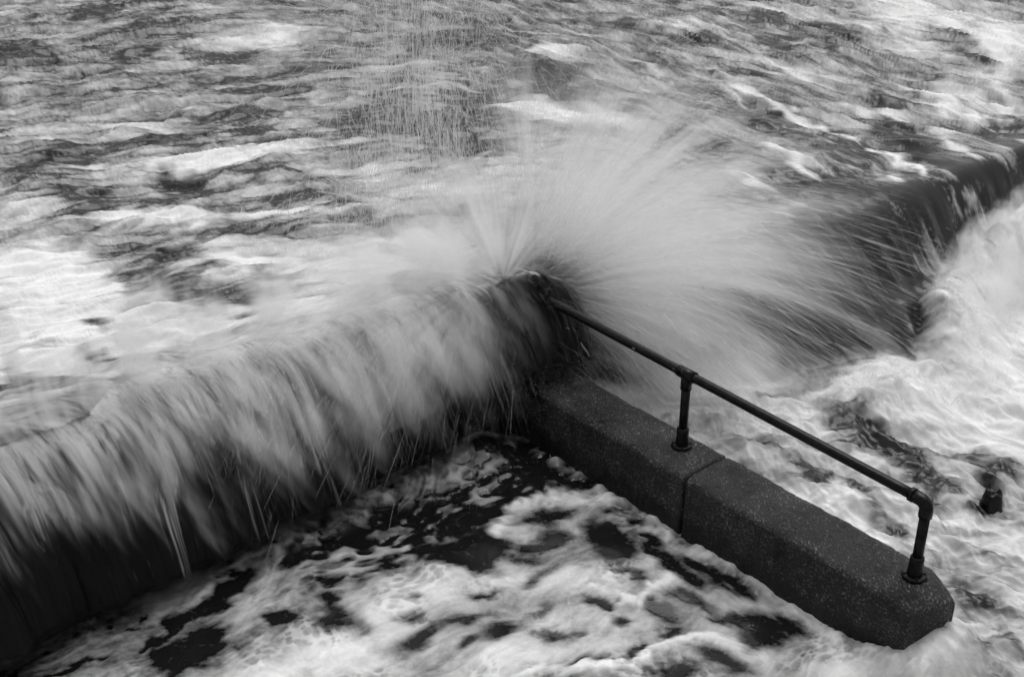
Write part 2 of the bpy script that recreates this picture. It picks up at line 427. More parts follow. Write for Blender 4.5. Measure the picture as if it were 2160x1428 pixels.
# ---- foam map of the open sea and the broken water on the right
for x, y, rx, ry, a, v in [
    # dark wave faces on the left
    (60,125,75,26,8,-.9),(140,340,55,22,-8,-1.2),(80,355,40,12,-12,-.8),(160,30,90,14,5,-.5),(300,75,110,12,-8,-.6),(530,278,34,13,-5,-1.2),(300,300,90,12,-6,-.7),
    (380,300,60,14,-12,-.7),(480,235,80,10,-5,-.8),(560,185,90,9,-5,-.7),(590,150,90,12,-8,-.6),(480,110,70,9,-10,-.7),(310,110,60,10,-10,-.7),
    (870,250,190,24,3,-.8),(960,300,90,20,15,-.8),(760,250,60,20,-10,-.6),(1000,95,110,10,4,-.9),(1150,152,58,16,8,-.7),(1160,190,105,11,2,-.8),(1010,200,80,9,2,-1.1),
    (960,72,40,8,0,-.6),(1300,55,90,10,4,-.7),(890,345,30,10,0,-1.0),(880,312,26,6,0,-.6),(720,440,60,9,-8,-.7),(620,415,60,14,-6,-.8),(360,420,50,15,-14,-1.0),
    (410,405,40,9,-10,-.8),(285,362,30,9,-8,-.7),(210,410,30,14,20,-.8),(480,365,30,9,-10,-.8),(540,360,26,8,0,-.8),(350,380,26,10,-10,-.9),(590,350,40,8,10,-.5),
    (300,520,50,12,-5,-.6),(415,510,13,6,-10,-1.3),(360,540,40,12,-8,-.8),(480,490,34,6,-6,-.8),(560,500,60,6,3,-.9),(210,440,28,16,-25,-.8),(120,470,60,12,-12,-.6),
    (350,600,90,30,12,-1.0),(450,570,60,12,-8,-.9),(570,573,36,12,-4,-.8),(200,680,40,18,8,-1.4),(170,420,60,10,-8,-.5),(290,590,40,30,60,-.7),(420,620,60,16,-15,-.8),
    (500,640,60,14,-10,-.6),(240,770,90,14,-6,-.9),(330,790,100,18,-4,-1.1),(390,800,60,22,10,-1.0),(90,830,80,14,-2,-1.0),(530,745,24,11,-10,-1.0),(560,600,46,9,-20,-.4),
    (700,380,50,14,0,-.6),(900,420,50,10,0,-.5),(970,370,60,8,-5,-.5),(1040,460,50,8,-5,-.5),(760,465,50,9,0,-.6),(990,450,28,8,-10,-.7),(840,190,50,8,0,-.4),
    # bright foam sheets on the left
    (90,590,220,60,4,1.2),(160,680,220,60,0,1.2),(330,725,170,18,-12,1.3),(60,760,160,40,0,1.2),(570,560,120,22,4,1.3),(480,585,60,14,-18,.8),(640,530,160,12,2,.8),
    (430,460,300,10,-3,.9),(350,355,150,12,-4,1.0),(470,340,180,14,-8,.9),(250,270,160,18,-4,.5),(560,75,110,22,-4,.7),(560,90,60,12,0,.5),(900,390,240,60,0,.6),
    (1150,230,120,22,10,1.1),(1170,115,60,12,10,.9),(1240,250,90,22,6,1.0),(1400,60,120,14,8,.6),(640,660,90,18,-12,.8),(660,210,60,40,0,.3),(40,470,90,40,0,.6),
    (900,520,220,30,0,.7),(1020,560,150,30,0,.7),(760,590,140,30,0,.7),
    # foam on the right-hand sea
    (1980,60,200,50,20,.9),(2110,110,80,60,35,1.2),(2060,40,150,26,10,.7),(1880,100,120,12,18,.7),(1700,150,110,12,12,.6),(2060,200,80,14,25,.8),
    (1900,165,110,9,14,.8),(2010,215,90,14,28,.9),(2120,190,50,14,30,.8),(1660,30,130,16,6,.5)]:
    sp.e(x, y, rx, ry, a, v, 0.65)
for pts, w, v in [
    ([(1560,190),(1680,235),(1760,260),(1850,300),(1910,340),(1960,368)], 9, 1.3), ([(1960,370),(2040,376),(2160,372)], 4, 1.0),
    ([(1750,260),(1830,290),(1900,330)], 12, .9), ([(1800,215),(1890,235),(1960,275),(2060,330)], 8, 1.1), ([(1950,180),(2030,215),(2110,265)], 10, 1.3),
    ([(1600,300),(1660,330),(1730,365)], 13, 1.1), ([(1540,370),(1640,400),(1720,440),(1770,462)], 9, 1.2), ([(1930,245),(2000,290),(2070,335)], 7, .8),
    ([(1520,180),(1600,235),(1650,262)], 6, 1.0), ([(1820,60),(1890,90),(1990,120),(2060,130)], 12, .8), ([(1850,90),(1990,115),(2120,175)], 8, .9),
    ([(1770,330),(1850,360),(1900,385)], 5, .7), ([(1600,430),(1700,470),(1740,480)], 6, .8), ([(2080,230),(2160,270)], 9, 1.0)]:
    sp.line(pts, w * 0.6, v * 1.1, 0.9)
for x, y, rx, ry, a, v in [
    (1580,235,70,16,22,-1.0),(1610,220,50,10,20,-.8),(1670,370,70,18,25,-1.2),(1640,405,60,8,20,-.9),(1790,300,60,10,18,-.9),(1900,265,60,22,20,-1.1),(1920,300,70,12,12,-1.1),
    (2000,80,60,10,20,-.9),(2010,85,60,12,25,-.8),(2050,125,70,14,25,-1.1),(1980,88,50,10,20,-.8),(2110,260,50,20,15,-.9),(1880,200,50,12,15,-.9),(1640,95,40,12,10,-.9),
    (1600,40,60,10,5,-.8),(1700,55,80,8,8,-.7),(1800,80,70,12,12,-.7),(1480,90,40,9,0,-1.0),(1790,320,60,22,15,-.6),(2130,300,50,14,25,-1.0),(2080,345,80,8,12,-.9),
    (1820,400,120,14,20,-.7),(1960,400,140,14,2,-.8),(1720,300,60,14,20,-.6),(2150,160,30,40,0,-.5),(1980,340,60,9,20,-.7),(1500,300,40,12,20,-.3),
    # dark glassy fall
    (1850,540,190,90,30,-1.6),(1960,470,140,60,0,-1.6),(1800,640,130,90,40,-1.6),(1720,680,80,60,30,-1.3),(1880,740,60,30,20,-1.5),(1680,560,70,40,30,-.9),(2090,430,110,30,-8,-1.5),
    # broken water at its foot and by the groyne, plus a painted ledge shadow
    (1800,890,80,34,22,-1.1),(1880,960,80,30,20,-1.1),(1760,860,40,18,20,-.7),(1930,1000,60,24,15,-1.2),(1985,1045,38,30,30,-1.4),(2090,1040,36,50,10,-1.3),(2090,985,80,12,8,-1.1),  # last strip: shadow under the foam ledge, put in as missing foam
    (1700,1015,46,20,25,-1.1),(1830,1060,50,14,28,-1.0),(1880,1110,50,16,30,-1.0),(1790,1060,40,10,30,-.7),(1640,960,40,12,30,-.6),(2050,1255,44,13,25,-1.0),(2110,1290,50,10,20,-.9),
    (2010,1120,40,10,30,-.9),(2090,1180,60,9,22,-.7),(2130,1240,40,8,20,-.7),(2060,1340,70,10,-5,-.7),(2130,1380,60,12,-8,-.8),(2150,1110,30,10,15,-.7),(2030,1280,30,14,30,-.8),
    (1980,1170,40,7,30,-.6),(2070,1120,40,7,25,-.5),(2040,1420,80,10,-6,-.6),(1960,1400,60,8,-6,-.5),
    (1760,1060,60,24,30,1.0),(1740,1110,50,14,25,.8),(1830,1140,60,9,27,1.2),(1700,1070,30,10,25,.6),(2080,1130,120,30,20,.5),(2120,1350,90,20,0,.4),(1900,1400,140,20,0,.6)]:
    sp.e(x, y, rx, ry, a, v, 0.6)
sp.e(1140, 545, 120, 120, -30, -2.2, 0.5)
sp.e(1240, 490, 150, 80, -25, -1.6, 0.7)
for x, y, rx, ry, a in [(2060,690,130,130,0),(1930,810,160,70,20),(2110,880,110,80,15),(1640,860,120,60,25),(2020,570,100,70,-30),(1560,800,90,50,25),(1980,910,150,30,22),(2120,520,60,60,0),(2080,600,80,60,0)]:
    sp.e(x, y, rx, ry, a, 0.55, 0.8)

# ---- heights and foam of the sea side
wx = 0.13 * fbm(S * 1.1, Nn * 1.1, 301, 3); wy = 0.13 * fbm(S * 1.1 + 5, Nn * 1.1 + 9, 302, 3)
RIGHT = sst(0.5, 3.2, Nn + 0.25 * (S + 3))                        # where the water runs towards the fall
TURN = np.clip((Nn + 0.25 * (S + 3) + 0.6) / 4.6, 0, 1)
W_L = 1 - sst(0.05, 0.55, TURN); W_R = sst(0.45, 0.95, TURN); W_C = np.clip(1 - W_L - W_R, 0, 1)
XW = S * DS[0] + Nn * DN[0]; YW = S * DS[1] + Nn * DN[1]
def flow_noise(fn, ls, ln, seed, k=1.0, **kw):                     # crests swing round from the wall's line to the run of the fall
    r = 0
    for phi, w, q in ((22, W_L, 0), (-6, W_C, 5), (-46, W_R, 9)):
        c_, s_ = math.cos(math.radians(phi)), math.sin(math.radians(phi))
        u = XW * c_ + YW * s_ + wx * k; v = -XW * s_ + YW * c_ + wy * k
        m = w > 0.001
        o = np.zeros_like(S); o[m] = fn(v[m] / ls, u[m] / ln, seed + q, **kw)
        r = r + o * w
    return r
w1 = flow_noise(ridge, 0.70, 1.9, 11, 1.0, octs=2)
w2 = flow_noise(ridge, 0.27, 0.95, 23, 0.8, octs=2)
w3 = flow_noise(fbm, 0.085, 0.34, 37, 0.5, octs=3)
swell = fbm(S / 2.6, Nn / 4.0, 51, 2)
calm = 1 - 0.9 * np.exp(-np.clip((np.abs(S + 2.75) - 0.15) / 0.3, 0, 9) ** 2) * (Nn > 0.3)
calm = calm * (1 - sst(18, 60, FAR) * 0.5)
BASE = base_z(S, Nn)
upper = sst(0.2, 0.7, BASE)
hs = (0.10 * swell + 0.085 * (w1 - 0.45) + 0.050 * (w2 - 0.4) + (0.022 - 0.012 * RIGHT) * w3 + 0.006 * flow_noise(ridge, 0.05, 0.20, 43, 0.4, octs=2)) * calm * (0.45 + 0.55 * upper)
turb = sst(-0.10, 0.40, S - foot_s(Nn)) * (1 - upper) * (0.10 * fbm((S + wx) / 0.55, (Nn + wy) / 0.30, 71, 4) + 0.04 * ridge((S + wx) / 0.3, (Nn + wy) / 0.16, 72, 3))
run = sst(0.72, 0.5, BASE) * sst(0.10, 0.3, BASE)
grooves = 0.03 * run * fbm(S / 0.9 + wx * 0.4, Nn / 0.13 + wy * 0.4, 81, 3)
ZS = BASE + hs + turb * sst(0.5, 1.2, -S + 5) + grooves
# slope towards the viewer: steep faces carry less foam
jw = 0.15
sw = S + jw * fbm(S / 0.28, Nn / 0.28, 91, 4) ; nw = Nn + jw * fbm(S / 0.28 + 4, Nn / 0.28 + 8, 92, 4)
neg, pos = sp.eval(sw, nw)
tex = 0.55 * flow_noise(fbm, 0.22, 0.85, 101, 1.0, octs=6, gain=0.66) + 0.45 * flow_noise(ridge, 0.20, 0.75, 111, 1.5, octs=3) - 0.12
veil = flow_noise(fbm, 0.05, 0.30, 121, 0.8, octs=3)
cov = 0.10 + 0.0 * S
cov = cov - 0.03 * sst(8.0, 11.5, FAR) * (1 - 0.6 * RIGHT) - 0.04 * RIGHT * upper
cov = cov + (1 - upper) * 0.46
streak = fbm(S / 1.1 + wx * 0.5, Nn / 0.05 + wy * 0.6, 131, 3)
cov = cov - run * 0.55 + run * 1.1 * np.clip(streak - 0.12, 0, 1)
front = np.zeros_like(S)
gs = np.gradient(hs + turb, axis=0) / np.maximum(np.abs(np.gradient(S, axis=0)) + np.abs(np.gradient(Nn, axis=0)), 1e-4)
front = np.clip(-gs, -1, 1)
lines = np.clip(flow_noise(ridge, 0.10, 0.55, 141, 1.6, octs=3), 0, 1) ** 3
lines2 = np.clip(flow_noise(ridge, 0.05, 0.22, 151, 1.2, octs=3), 0, 1) ** 3
fing = flow_noise(fbm, 0.022, 0.10, 161, 1.0, octs=3, gain=0.65)
cov = cov - 0.10 + 0.42 * (lines - 0.22) + 0.30 * (lines2 - 0.22) + 0.14 * fing
MASS = sst(2.62, 2.95, Nn) * sst(0.02, 0.22, S - foot_s(Nn)) * sst(1.1, 0.7, S - foot_s(Nn))
neg = neg * (1 - MASS); cov = cov + 0.45 * MASS
FS = cov + 0.95 * tex + 0.75 * neg + 0.70 * pos + 0.16 * veil + 0.45 * front
FS = np.clip((FS + 0.30) / 1.25, 0, 1) ** 1.15
ZS = ZS + 0.010 * FS * upper

def smear_foam(Fm, ang, length, mixk, k=5):
    """draw the foam out into streaks along the run of the water"""
    r, c = Fm.shape
    jj, ii = np.meshgrid(np.arange(c), np.arange(r))
    ca, sa = np.cos(ang), np.sin(ang)
    acc = np.zeros_like(Fm); wsum = 0
    for q in np.linspace(-1, 1, 2 * k + 1):
        x = np.clip(jj + ca * length * q, 0, c - 1.001); y = np.clip(ii + sa * length * q, 0, r - 1.001)
        x0 = x.astype(np.int32); y0 = y.astype(np.int32); fx = x - x0; fy = y - y0
        v = (Fm[y0, x0] * (1 - fx) + Fm[y0, x0 + 1] * fx) * (1 - fy) + (Fm[y0 + 1, x0] * (1 - fx) + Fm[y0 + 1, x0 + 1] * fx) * fy
        w = 1 - 0.6 * abs(q); acc += v * w; wsum += w
    return Fm * (1 - mixk) + acc / wsum * mixk
sang = np.radians(-5 + 27 * RIGHT + 10 * fbm(S / 1.2, Nn / 1.2, 171, 2))
slen = (2.5 + 4.5 * np.clip(fbm(S / 1.0 + 3, Nn / 1.0, 172, 2) + 0.5, 0, 1)) * sst(40, 12, FAR)
FS = smear_foam(FS, sang, slen * (1 + 1.2 * (1 - upper)), 0.70)
FS = np.where(upper > 0.5, np.clip((FS - 0.05) / 0.86 + 0.10 * fing, 0, 1), np.clip((FS - 0.12) / 0.92, 0, 1))

# ---- heights and foam of the pool
wx2 = 0.20 * fbm(S * 1.6, Nn * 1.6, 401, 3); wy2 = 0.20 * fbm(S * 1.6 + 5, Nn * 1.6 + 9, 402, 3)
jw = 0.085
sw = S + jw * fbm(S / 0.20, Nn / 0.20, 411, 5, gain=0.68); nw = Nn + jw * fbm(S / 0.20 + 4, Nn / 0.20 + 8, 412, 5, gain=0.68)
negp, posp = pp.eval(sw, nw)
texp = fbm((S + wx2) / 0.34, (Nn + wy2) / 0.50, 421, 5, gain=0.55)
lace = ridge((S + wx2) / 0.16, (Nn + wy2) / 0.22, 431, 3)
cell = worley(S / 0.075 + 0.5 * wx2 / 0.075, Nn / 0.11 + 0.5 * wy2 / 0.11, 5)
hole_zone = np.exp(-((S + 2.55) / 0.30) ** 2) * sst(-2.6, -1.8, Nn) * sst(0.1, -0.5, Nn) * 1.0
hole = (1 - sst(0.28, 0.50, cell)) * hole_zone
rim = np.exp(-((cell - 0.56) / 0.10) ** 2) * hole_zone
smear = fbm(S / 0.05, Nn / 0.35, 441, 3)
grain = fbm((S + wx2) / 0.045, (Nn + wy2) / 0.08, 471, 4, gain=0.7)
FP = 0.42 + 0.62 * texp + 0.22 * (lace - 0.4) + 0.95 * negp + 0.62 * posp - 0.75 * hole + 0.15 * rim + 0.16 * smear + 0.15 * grain * (1 + negp) - 0.38 * np.exp(-((S + 2.75) / 0.28) ** 2) - 0.22 * np.exp(-((S + 2.2) / 0.55) ** 2) * sst(-2.6, -1.6, Nn)  # foam thinned at the sea wall's foot, the wall's shade included
FP = np.clip((FP + 0.34) / 1.75, 0, 1)
pang = np.radians(-12 + 48 * sst(-1.1, -0.3, Nn) + 25 * sst(-0.9, 0.0, S) + 28 * fbm(S / 0.7, Nn / 0.7, 481, 2))
plen = 3 + 9 * np.clip(fbm(S / 0.6 + 3, Nn / 0.6, 482, 2) + 0.45, 0, 1) * sst(-2.5, -1.9, S)
FP = smear_foam(FP, pang, plen, 0.85)
cell2 = worley((S + 0.4 * wx2) / 0.038, (Nn + 0.4 * wy2) / 0.055, 9)
bub = sst(-0.05, 0.35, fbm(S / 0.45 + 7, Nn / 0.45, 491, 3)) * sst(0.10, 0.35, FP)
FP = np.clip(FP - 0.24 * bub * (1 - sst(0.22, 0.48, cell2)) + 0.10 * grain * sst(0.05, 0.3, FP) + 0.05 * bub, 0, 1)
ZP = pool_z(S, Nn) + 0.035 * fbm(S / 0.8, Nn / 0.8, 451, 3) + 0.010 * (FP - 0.5) - 0.008 * hole + 0.008 * ridge((S + wx2) / 0.2, (Nn + wy2) / 0.3, 461, 3) * FP

lap = np.exp(-((Nn + 0.275) / 0.05) ** 2) * sst(-2.9, -2.6, S) * np.clip(0.4 + 1.4 * fbm(S / 0.14, Nn / 0.3, 495, 3), 0, 1.3)
ZP = ZP + 0.035 * lap; FP = np.clip(FP + 0.45 * lap, 0, 1)
rq, cq = GX.shape
Q = grid_quads(rq, cq)
sc_, nc_ = S.ravel()[Q].mean(1), Nn.ravel()[Q].mean(1)
is_pool = (nc_ < 0.0) & (sc_ > -3.02)
is_gap = (nc_ < 0.0) & (sc_ <= -3.02) & (sc_ > -3.16)
Vsea = np.stack([GX.ravel(), GY.ravel(), ZS.ravel()], 1)
# pool and sea meet past the end of the groyne
past = sst(-0.02, 0.25, S)
side = sst(0.30, -0.30, Nn)
mixz = ZS * (1 - side) + ZP * side; mixf = FS * (1 - side) + FP * side
ZS = ZS * (1 - past) + mixz * past; ZP = ZP * (1 - past) + mixz * past
FS = FS * (1 - past) + mixf * past; FP = FP * (1 - past) + mixf * past
Vsea[:, 2] = ZS.ravel()
Vpool = np.stack([GX.ravel(), GY.ravel(), ZP.ravel()], 1)
sea = big_mesh('sea', Vsea, Q[~is_pool & ~is_gap], M_SEA, {'foam': FS.ravel()})
tag(sea, 'rough grey sea streaked with white foam beyond the wall', 'sea', kind='structure')
pool = big_mesh('pool_water', Vpool, Q[is_pool], M_POOL, {'foam': FP.ravel()})
tag(pool, 'dark sheltered water marbled with white foam inside the wall corner', 'water', kind='structure')

# ================================================================== CONCRETE WALLS
def prism_obj(name, prof_fn, stations, mat, parent, sub=True):
    """closed loft: prof_fn(s) -> list of (n, z); stations list of s"""
    rings = [prof_fn(s) for s in stations]
    k = len(rings[0])
    verts = []; faces = []
    for s, r in zip(stations, rings):
        for n, z in r: verts.append(wp(s, n, z))
    for i in range(len(stations) - 1):
        for j in range(k):
            a = i * k + j; b = i * k + (j + 1) % k
            faces.append((a, b, b + k, a + k))
    faces.append(tuple(range(k))[::-1]); faces.append(tuple((len(stations) - 1) * k + j for j in range(k)))
    me = bpy.data.meshes.new(name); me.from_pydata([tuple(v) for v in verts], [], faces); me.update()
    bm = bmesh.new(); bm.from_mesh(me); bmesh.ops.recalc_face_normals(bm, faces=bm.faces); bm.to_mesh(me); bm.free()
    me.polygons.foreach_set('use_smooth', [len(p.vertices) == 4 for p in me.polygons])
    return link_mesh(name, me, mat, parent)
BACK, FRONT = 0.15, -0.235
def groyne_profile(inset):
    def f(s):
        e = 0.0; zt = ZT; b = BACK; fr = FRONT
        k = inset(s)
        b -= k * 0.02; fr += k * 0.012; zt -= k * 0.012
        wob = 0.003 * math.sin(s * 9.1) + 0.002 * math.sin(s * 23.7 + 1)
        pts = [(fr - 0.02, -0.8), (fr - 0.012, -0.1), (fr - 0.004, 0.12), (fr, zt - 0.05)]
        for t in range(1, 7):
            a = math.radians(90 * t / 7)
            pts.append((fr + 0.040 * (1 - math.cos(a)), zt - 0.05 + 0.042 * math.sin(a)))
        pts += [(fr + 0.08, zt - 0.003), (fr + 0.2, zt), (b - 0.06, zt - 0.002), (b - 0.022, zt - 0.008), (b - 0.006, zt - 0.024), (b, zt - 0.05), (b + 0.01, -0.8)]
        arr = np.array(pts); q = np.arange(len(arr))
        rn = 0.0045 * fbm(np.full(len(arr), s / 0.05), q * 2.3, 801, 3); rz = 0.005 * fbm(np.full(len(arr), s / 0.06), q * 2.1 + 40, 802, 3)
        return [(n + wob * 0.6 + a_, z + wob * 0.5 + (b_ if z > 0.2 else 0)) for (n, z), a_, b_ in zip(pts, rn, rz)]
    return f
groyne = tag(empty('groyne_wall', wp(0, 0, 0)), 'dark wet concrete groyne wall carrying the black handrail', 'concrete wall', kind='thing')
def add_child(o, parent):
    o.parent = parent; o.matrix_parent_inverse = parent.matrix_basis.inverted()
JS = -1.405
def st(a, b, n): return [a + (b - a) * i / n for i in range(n + 1)]
def ins_a(s): return max(0, 1 - (JS - 0.005 - s) / 0.010) if s > JS - 0.02 else 0
def ins_b(s): return max(0, 1 - (s - JS - 0.005) / 0.010) if s < JS + 0.02 else 0
b1 = prism_obj('wall_block', groyne_profile(ins_a), st(-3.3, JS - 0.022, 110) + [JS - 0.015, JS - 0.009, JS - 0.005], M_CONC, None)
# seaward end block, tapering to a chamfered nose
def nose_profile(s):
    base = groyne_profile(ins_b)(s)
    if s > 0.02:
        k = (s - 0.02) / 0.22
        out = []
        for n, z in base:
            if n > 0: n = n - 0.10 * k * (1 if n > 0.05 else n / 0.05)
            z2 = z - (0.05 * k * k if z > 0.2 else 0)
            out.append((n, z2))
        return out
    return base
def nose_shift(o):                                                # the end face runs obliquely: pull the front back
    me = o.data
    for v in me.vertices:
        s, n = sn(np.array(v.co)); 
        if s > 0.02:
            k = (s - 0.02) / 0.22
            pull = 0.085 * k * np.clip((0.03 - n) / 0.27, 0, 1)
            p = wp(s - pull, n, v.co.z); v.co = p
b2 = prism_obj('wall_block', nose_profile, [JS + 0.005, JS + 0.009, JS + 0.015] + st(JS + 0.022, 0.02, 84) + st(0.035, 0.22, 12), M_CONC, None)
nose_shift(b2)
for o in (b1, b2):
    add_child(o, groyne)
    bv = o.modifiers.new('bevel', 'BEVEL'); bv.width = 0.02; bv.segments = 3; bv.limit_method = 'ANGLE'; bv.angle_limit = math.radians(50)
jt = prism_obj('joint_filler', groyne_profile(lambda s: 2.2), [JS - 0.006, JS + 0.006], M_PAINT, None)
add_child(jt, groyne)

seawall = tag(empty('sea_wall', wp(-3.2, -3, 0)), 'low dark sea wall drowned under the pouring wave at left', 'concrete wall', kind='thing')
def sw_block(n0, n1):
    prof = [(-3.55, -0.8), (-3.55, 0.42), (-3.52, 0.45), (-3.04, 0.45), (-3.0, 0.44), (-2.965, 0.41), (-2.955, 0.37), (-2.945, -0.8)]
    verts = []; faces = []; k = len(prof)
    ns = st(n0, n1, 8)
    for n in ns:
        for s, z in prof: verts.append(wp(s, n, z))
    for i in range(8):
        for j in range(k):
            a = i * k + j; b = i * k + (j + 1) % k
            faces.append((a, b, b + k, a + k))
    faces.append(tuple(range(k))); faces.append(tuple(8 * k + j for j in range(k))[::-1])
    o = mesh_obj('wall_block', verts, faces, M_CONC, None, smooth=False)
    bm = bmesh.new(); bm.from_mesh(o.data); bmesh.ops.recalc_face_normals(bm, faces=bm.faces); bm.to_mesh(o.data); bm.free()
    add_child(o, seawall)
for a, b in [(-9.2, -6.51), (-6.5, -3.61), (-3.6, -0.37)]: sw_block(a, b)
sw_block(-0.36, 0.10)

# ================================================================== HANDRAIL
rail = tag(empty('handrail', wp(0, 0, ZT)), 'black tubular handrail bolted along the concrete groyne', 'handrail')
def tube(pts, radii, seg=20, closed=True):
    pts = [np.array(p, float) for p in pts]
    verts = []; faces = []
    ref = None
    for i, p in enumerate(pts):
        t = pts[min(i + 1, len(pts) - 1)] - pts[max(i - 1, 0)]; t = t / np.linalg.norm(t)
        if ref is None:
            ref = np.cross(t, [0.3, 0.5, 0.81]); ref /= np.linalg.norm(ref)
        ref = ref - t * (ref @ t); ref /= np.linalg.norm(ref)
        b = np.cross(t, ref)
        for k in range(seg):
            a = 2 * math.pi * k / seg
            verts.append(p + radii[i] * (ref * math.cos(a) + b * math.sin(a)))
    for i in range(len(pts) - 1):
        for k in range(seg):
            a = i * seg + k; c = i * seg + (k + 1) % seg
            faces.append((a, c, c + seg, a + seg))
    faces.append(tuple(range(seg))[::-1]); faces.append(tuple((len(pts) - 1) * seg + k for k in range(seg)))
    return verts, faces
def tube_obj(name, pts, radii, parent, mat=M_PAINT, seg=20):
    v, f = tube(pts, radii, seg)
    o = mesh_obj(name, v, f, mat, None)
    o.data.polygons.foreach_set('use_smooth', [len(p.vertices) == 4 for p in o.data.polygons])
    add_child(o, parent)
    return o
R = 0.0285
def rail_z(s): return ZT + 0.462 - 0.022 * s
tube_obj('rail', [wp(s, 0, rail_z(s)) for s in st(-3.02, -0.06, 20)], [R] * 21, rail)
el = [wp(-0.085, 0, rail_z(-0.085)), wp(-0.05, 0, rail_z(-0.05))]
for i in range(7):
    a = math.radians(90 * i / 6)
    el.append(wp(-0.045 + 0.045 * math.sin(a), 0, rail_z(0) - 0.045 * (1 - math.cos(a))))
el += [wp(0, 0, rail_z(0) - 0.06), wp(0, 0, rail_z(0) - 0.085)]
tube_obj('elbow', el, [0.036] * len(el), rail)
tube_obj('elbow_cuff', [wp(-0.098, 0, rail_z(-0.098)), wp(-0.076, 0, rail_z(-0.076))], [0.0385] * 2, rail)
for i, s in enumerate((0.0, -1.649)):
    zt = rail_z(s)
    top = zt - (0.06 if i == 0 else 0.02)
    po = tube_obj('post', [wp(s, 0, ZT + 0.01), wp(s, 0, top)], [0.0275] * 2, rail)
    if i:
        tube_obj('tee_fitting', [wp(s - 0.062, 0, rail_z(s - 0.062)), wp(s + 0.062, 0, rail_z(s + 0.062))], [0.036] * 2, rail)
        tube_obj('tee_socket', [wp(s, 0, zt - 0.10), wp(s, 0, zt - 0.02)], [0.0345] * 2, rail)
    tube_obj('post_collar', [wp(s, 0, ZT + 0.012), wp(s, 0, ZT + 0.03), wp(s, 0, ZT + 0.10), wp(s, 0, ZT + 0.125), wp(s, 0, ZT + 0.13)],
             [0.043, 0.040, 0.037, 0.0365, 0.030], rail)
    fl = tube_obj('base_flange', [wp(s, 0, ZT - 0.004), wp(s, 0, ZT + 0.013), wp(s, 0, ZT + 0.019)], [0.068, 0.068, 0.060], rail, seg=8)
    for k in range(4):
        a = math.radians(45 + 90 * k)
        c = wp(s + 0.052 * math.cos(a), 0.052 * math.sin(a), 0)
        bo = tube_obj('bolt', [c + [0, 0, ZT + 0.017], c + [0, 0, ZT + 0.027]], [0.008] * 2, fl, seg=6)

# ================================================================== ROCKS
def rock(name, s, n, z, size, seed, label, flat=0.0):
    bm = bmesh.new(); bmesh.ops.create_icosphere(bm, subdivisions=4, radius=1)
    r = np.random.default_rng(seed); o1, o2 = r.random(2) * 50
    co = np.array([v.co[:] for v in bm.verts])
    d = 1 + 0.18 * fbm(co[:, 0] * 1.3 + o1, co[:, 1] * 1.3 + co[:, 2] * 1.1 + o2, seed, 4) + 0.10 * fbm(co[:, 2] * 4 + o1, co[:, 0] * 4 + co[:, 1] * 2 + o2, seed + 3, 3)
    co = np.sign(co) * np.abs(co) ** 0.85 * d[:, None] * np.array(size)
    for v, c in zip(bm.verts, co): v.co = c
    me = bpy.data.meshes.new(name); bm.to_mesh(me); bm.free()
    me.polygons.foreach_set('use_smooth', [True] * len(me.polygons))
    o = link_mesh(name, me, M_PAINT, None, wp(s, n, z))
    o.rotation_euler.z = math.atan2(DS[1], DS[0])
    return tag(o, label, 'rock')
rock('rock', -0.36, 1.44, -0.02, (0.07, 0.065, 0.17), 8, 'upright dark rock stump standing in foam near right edge')

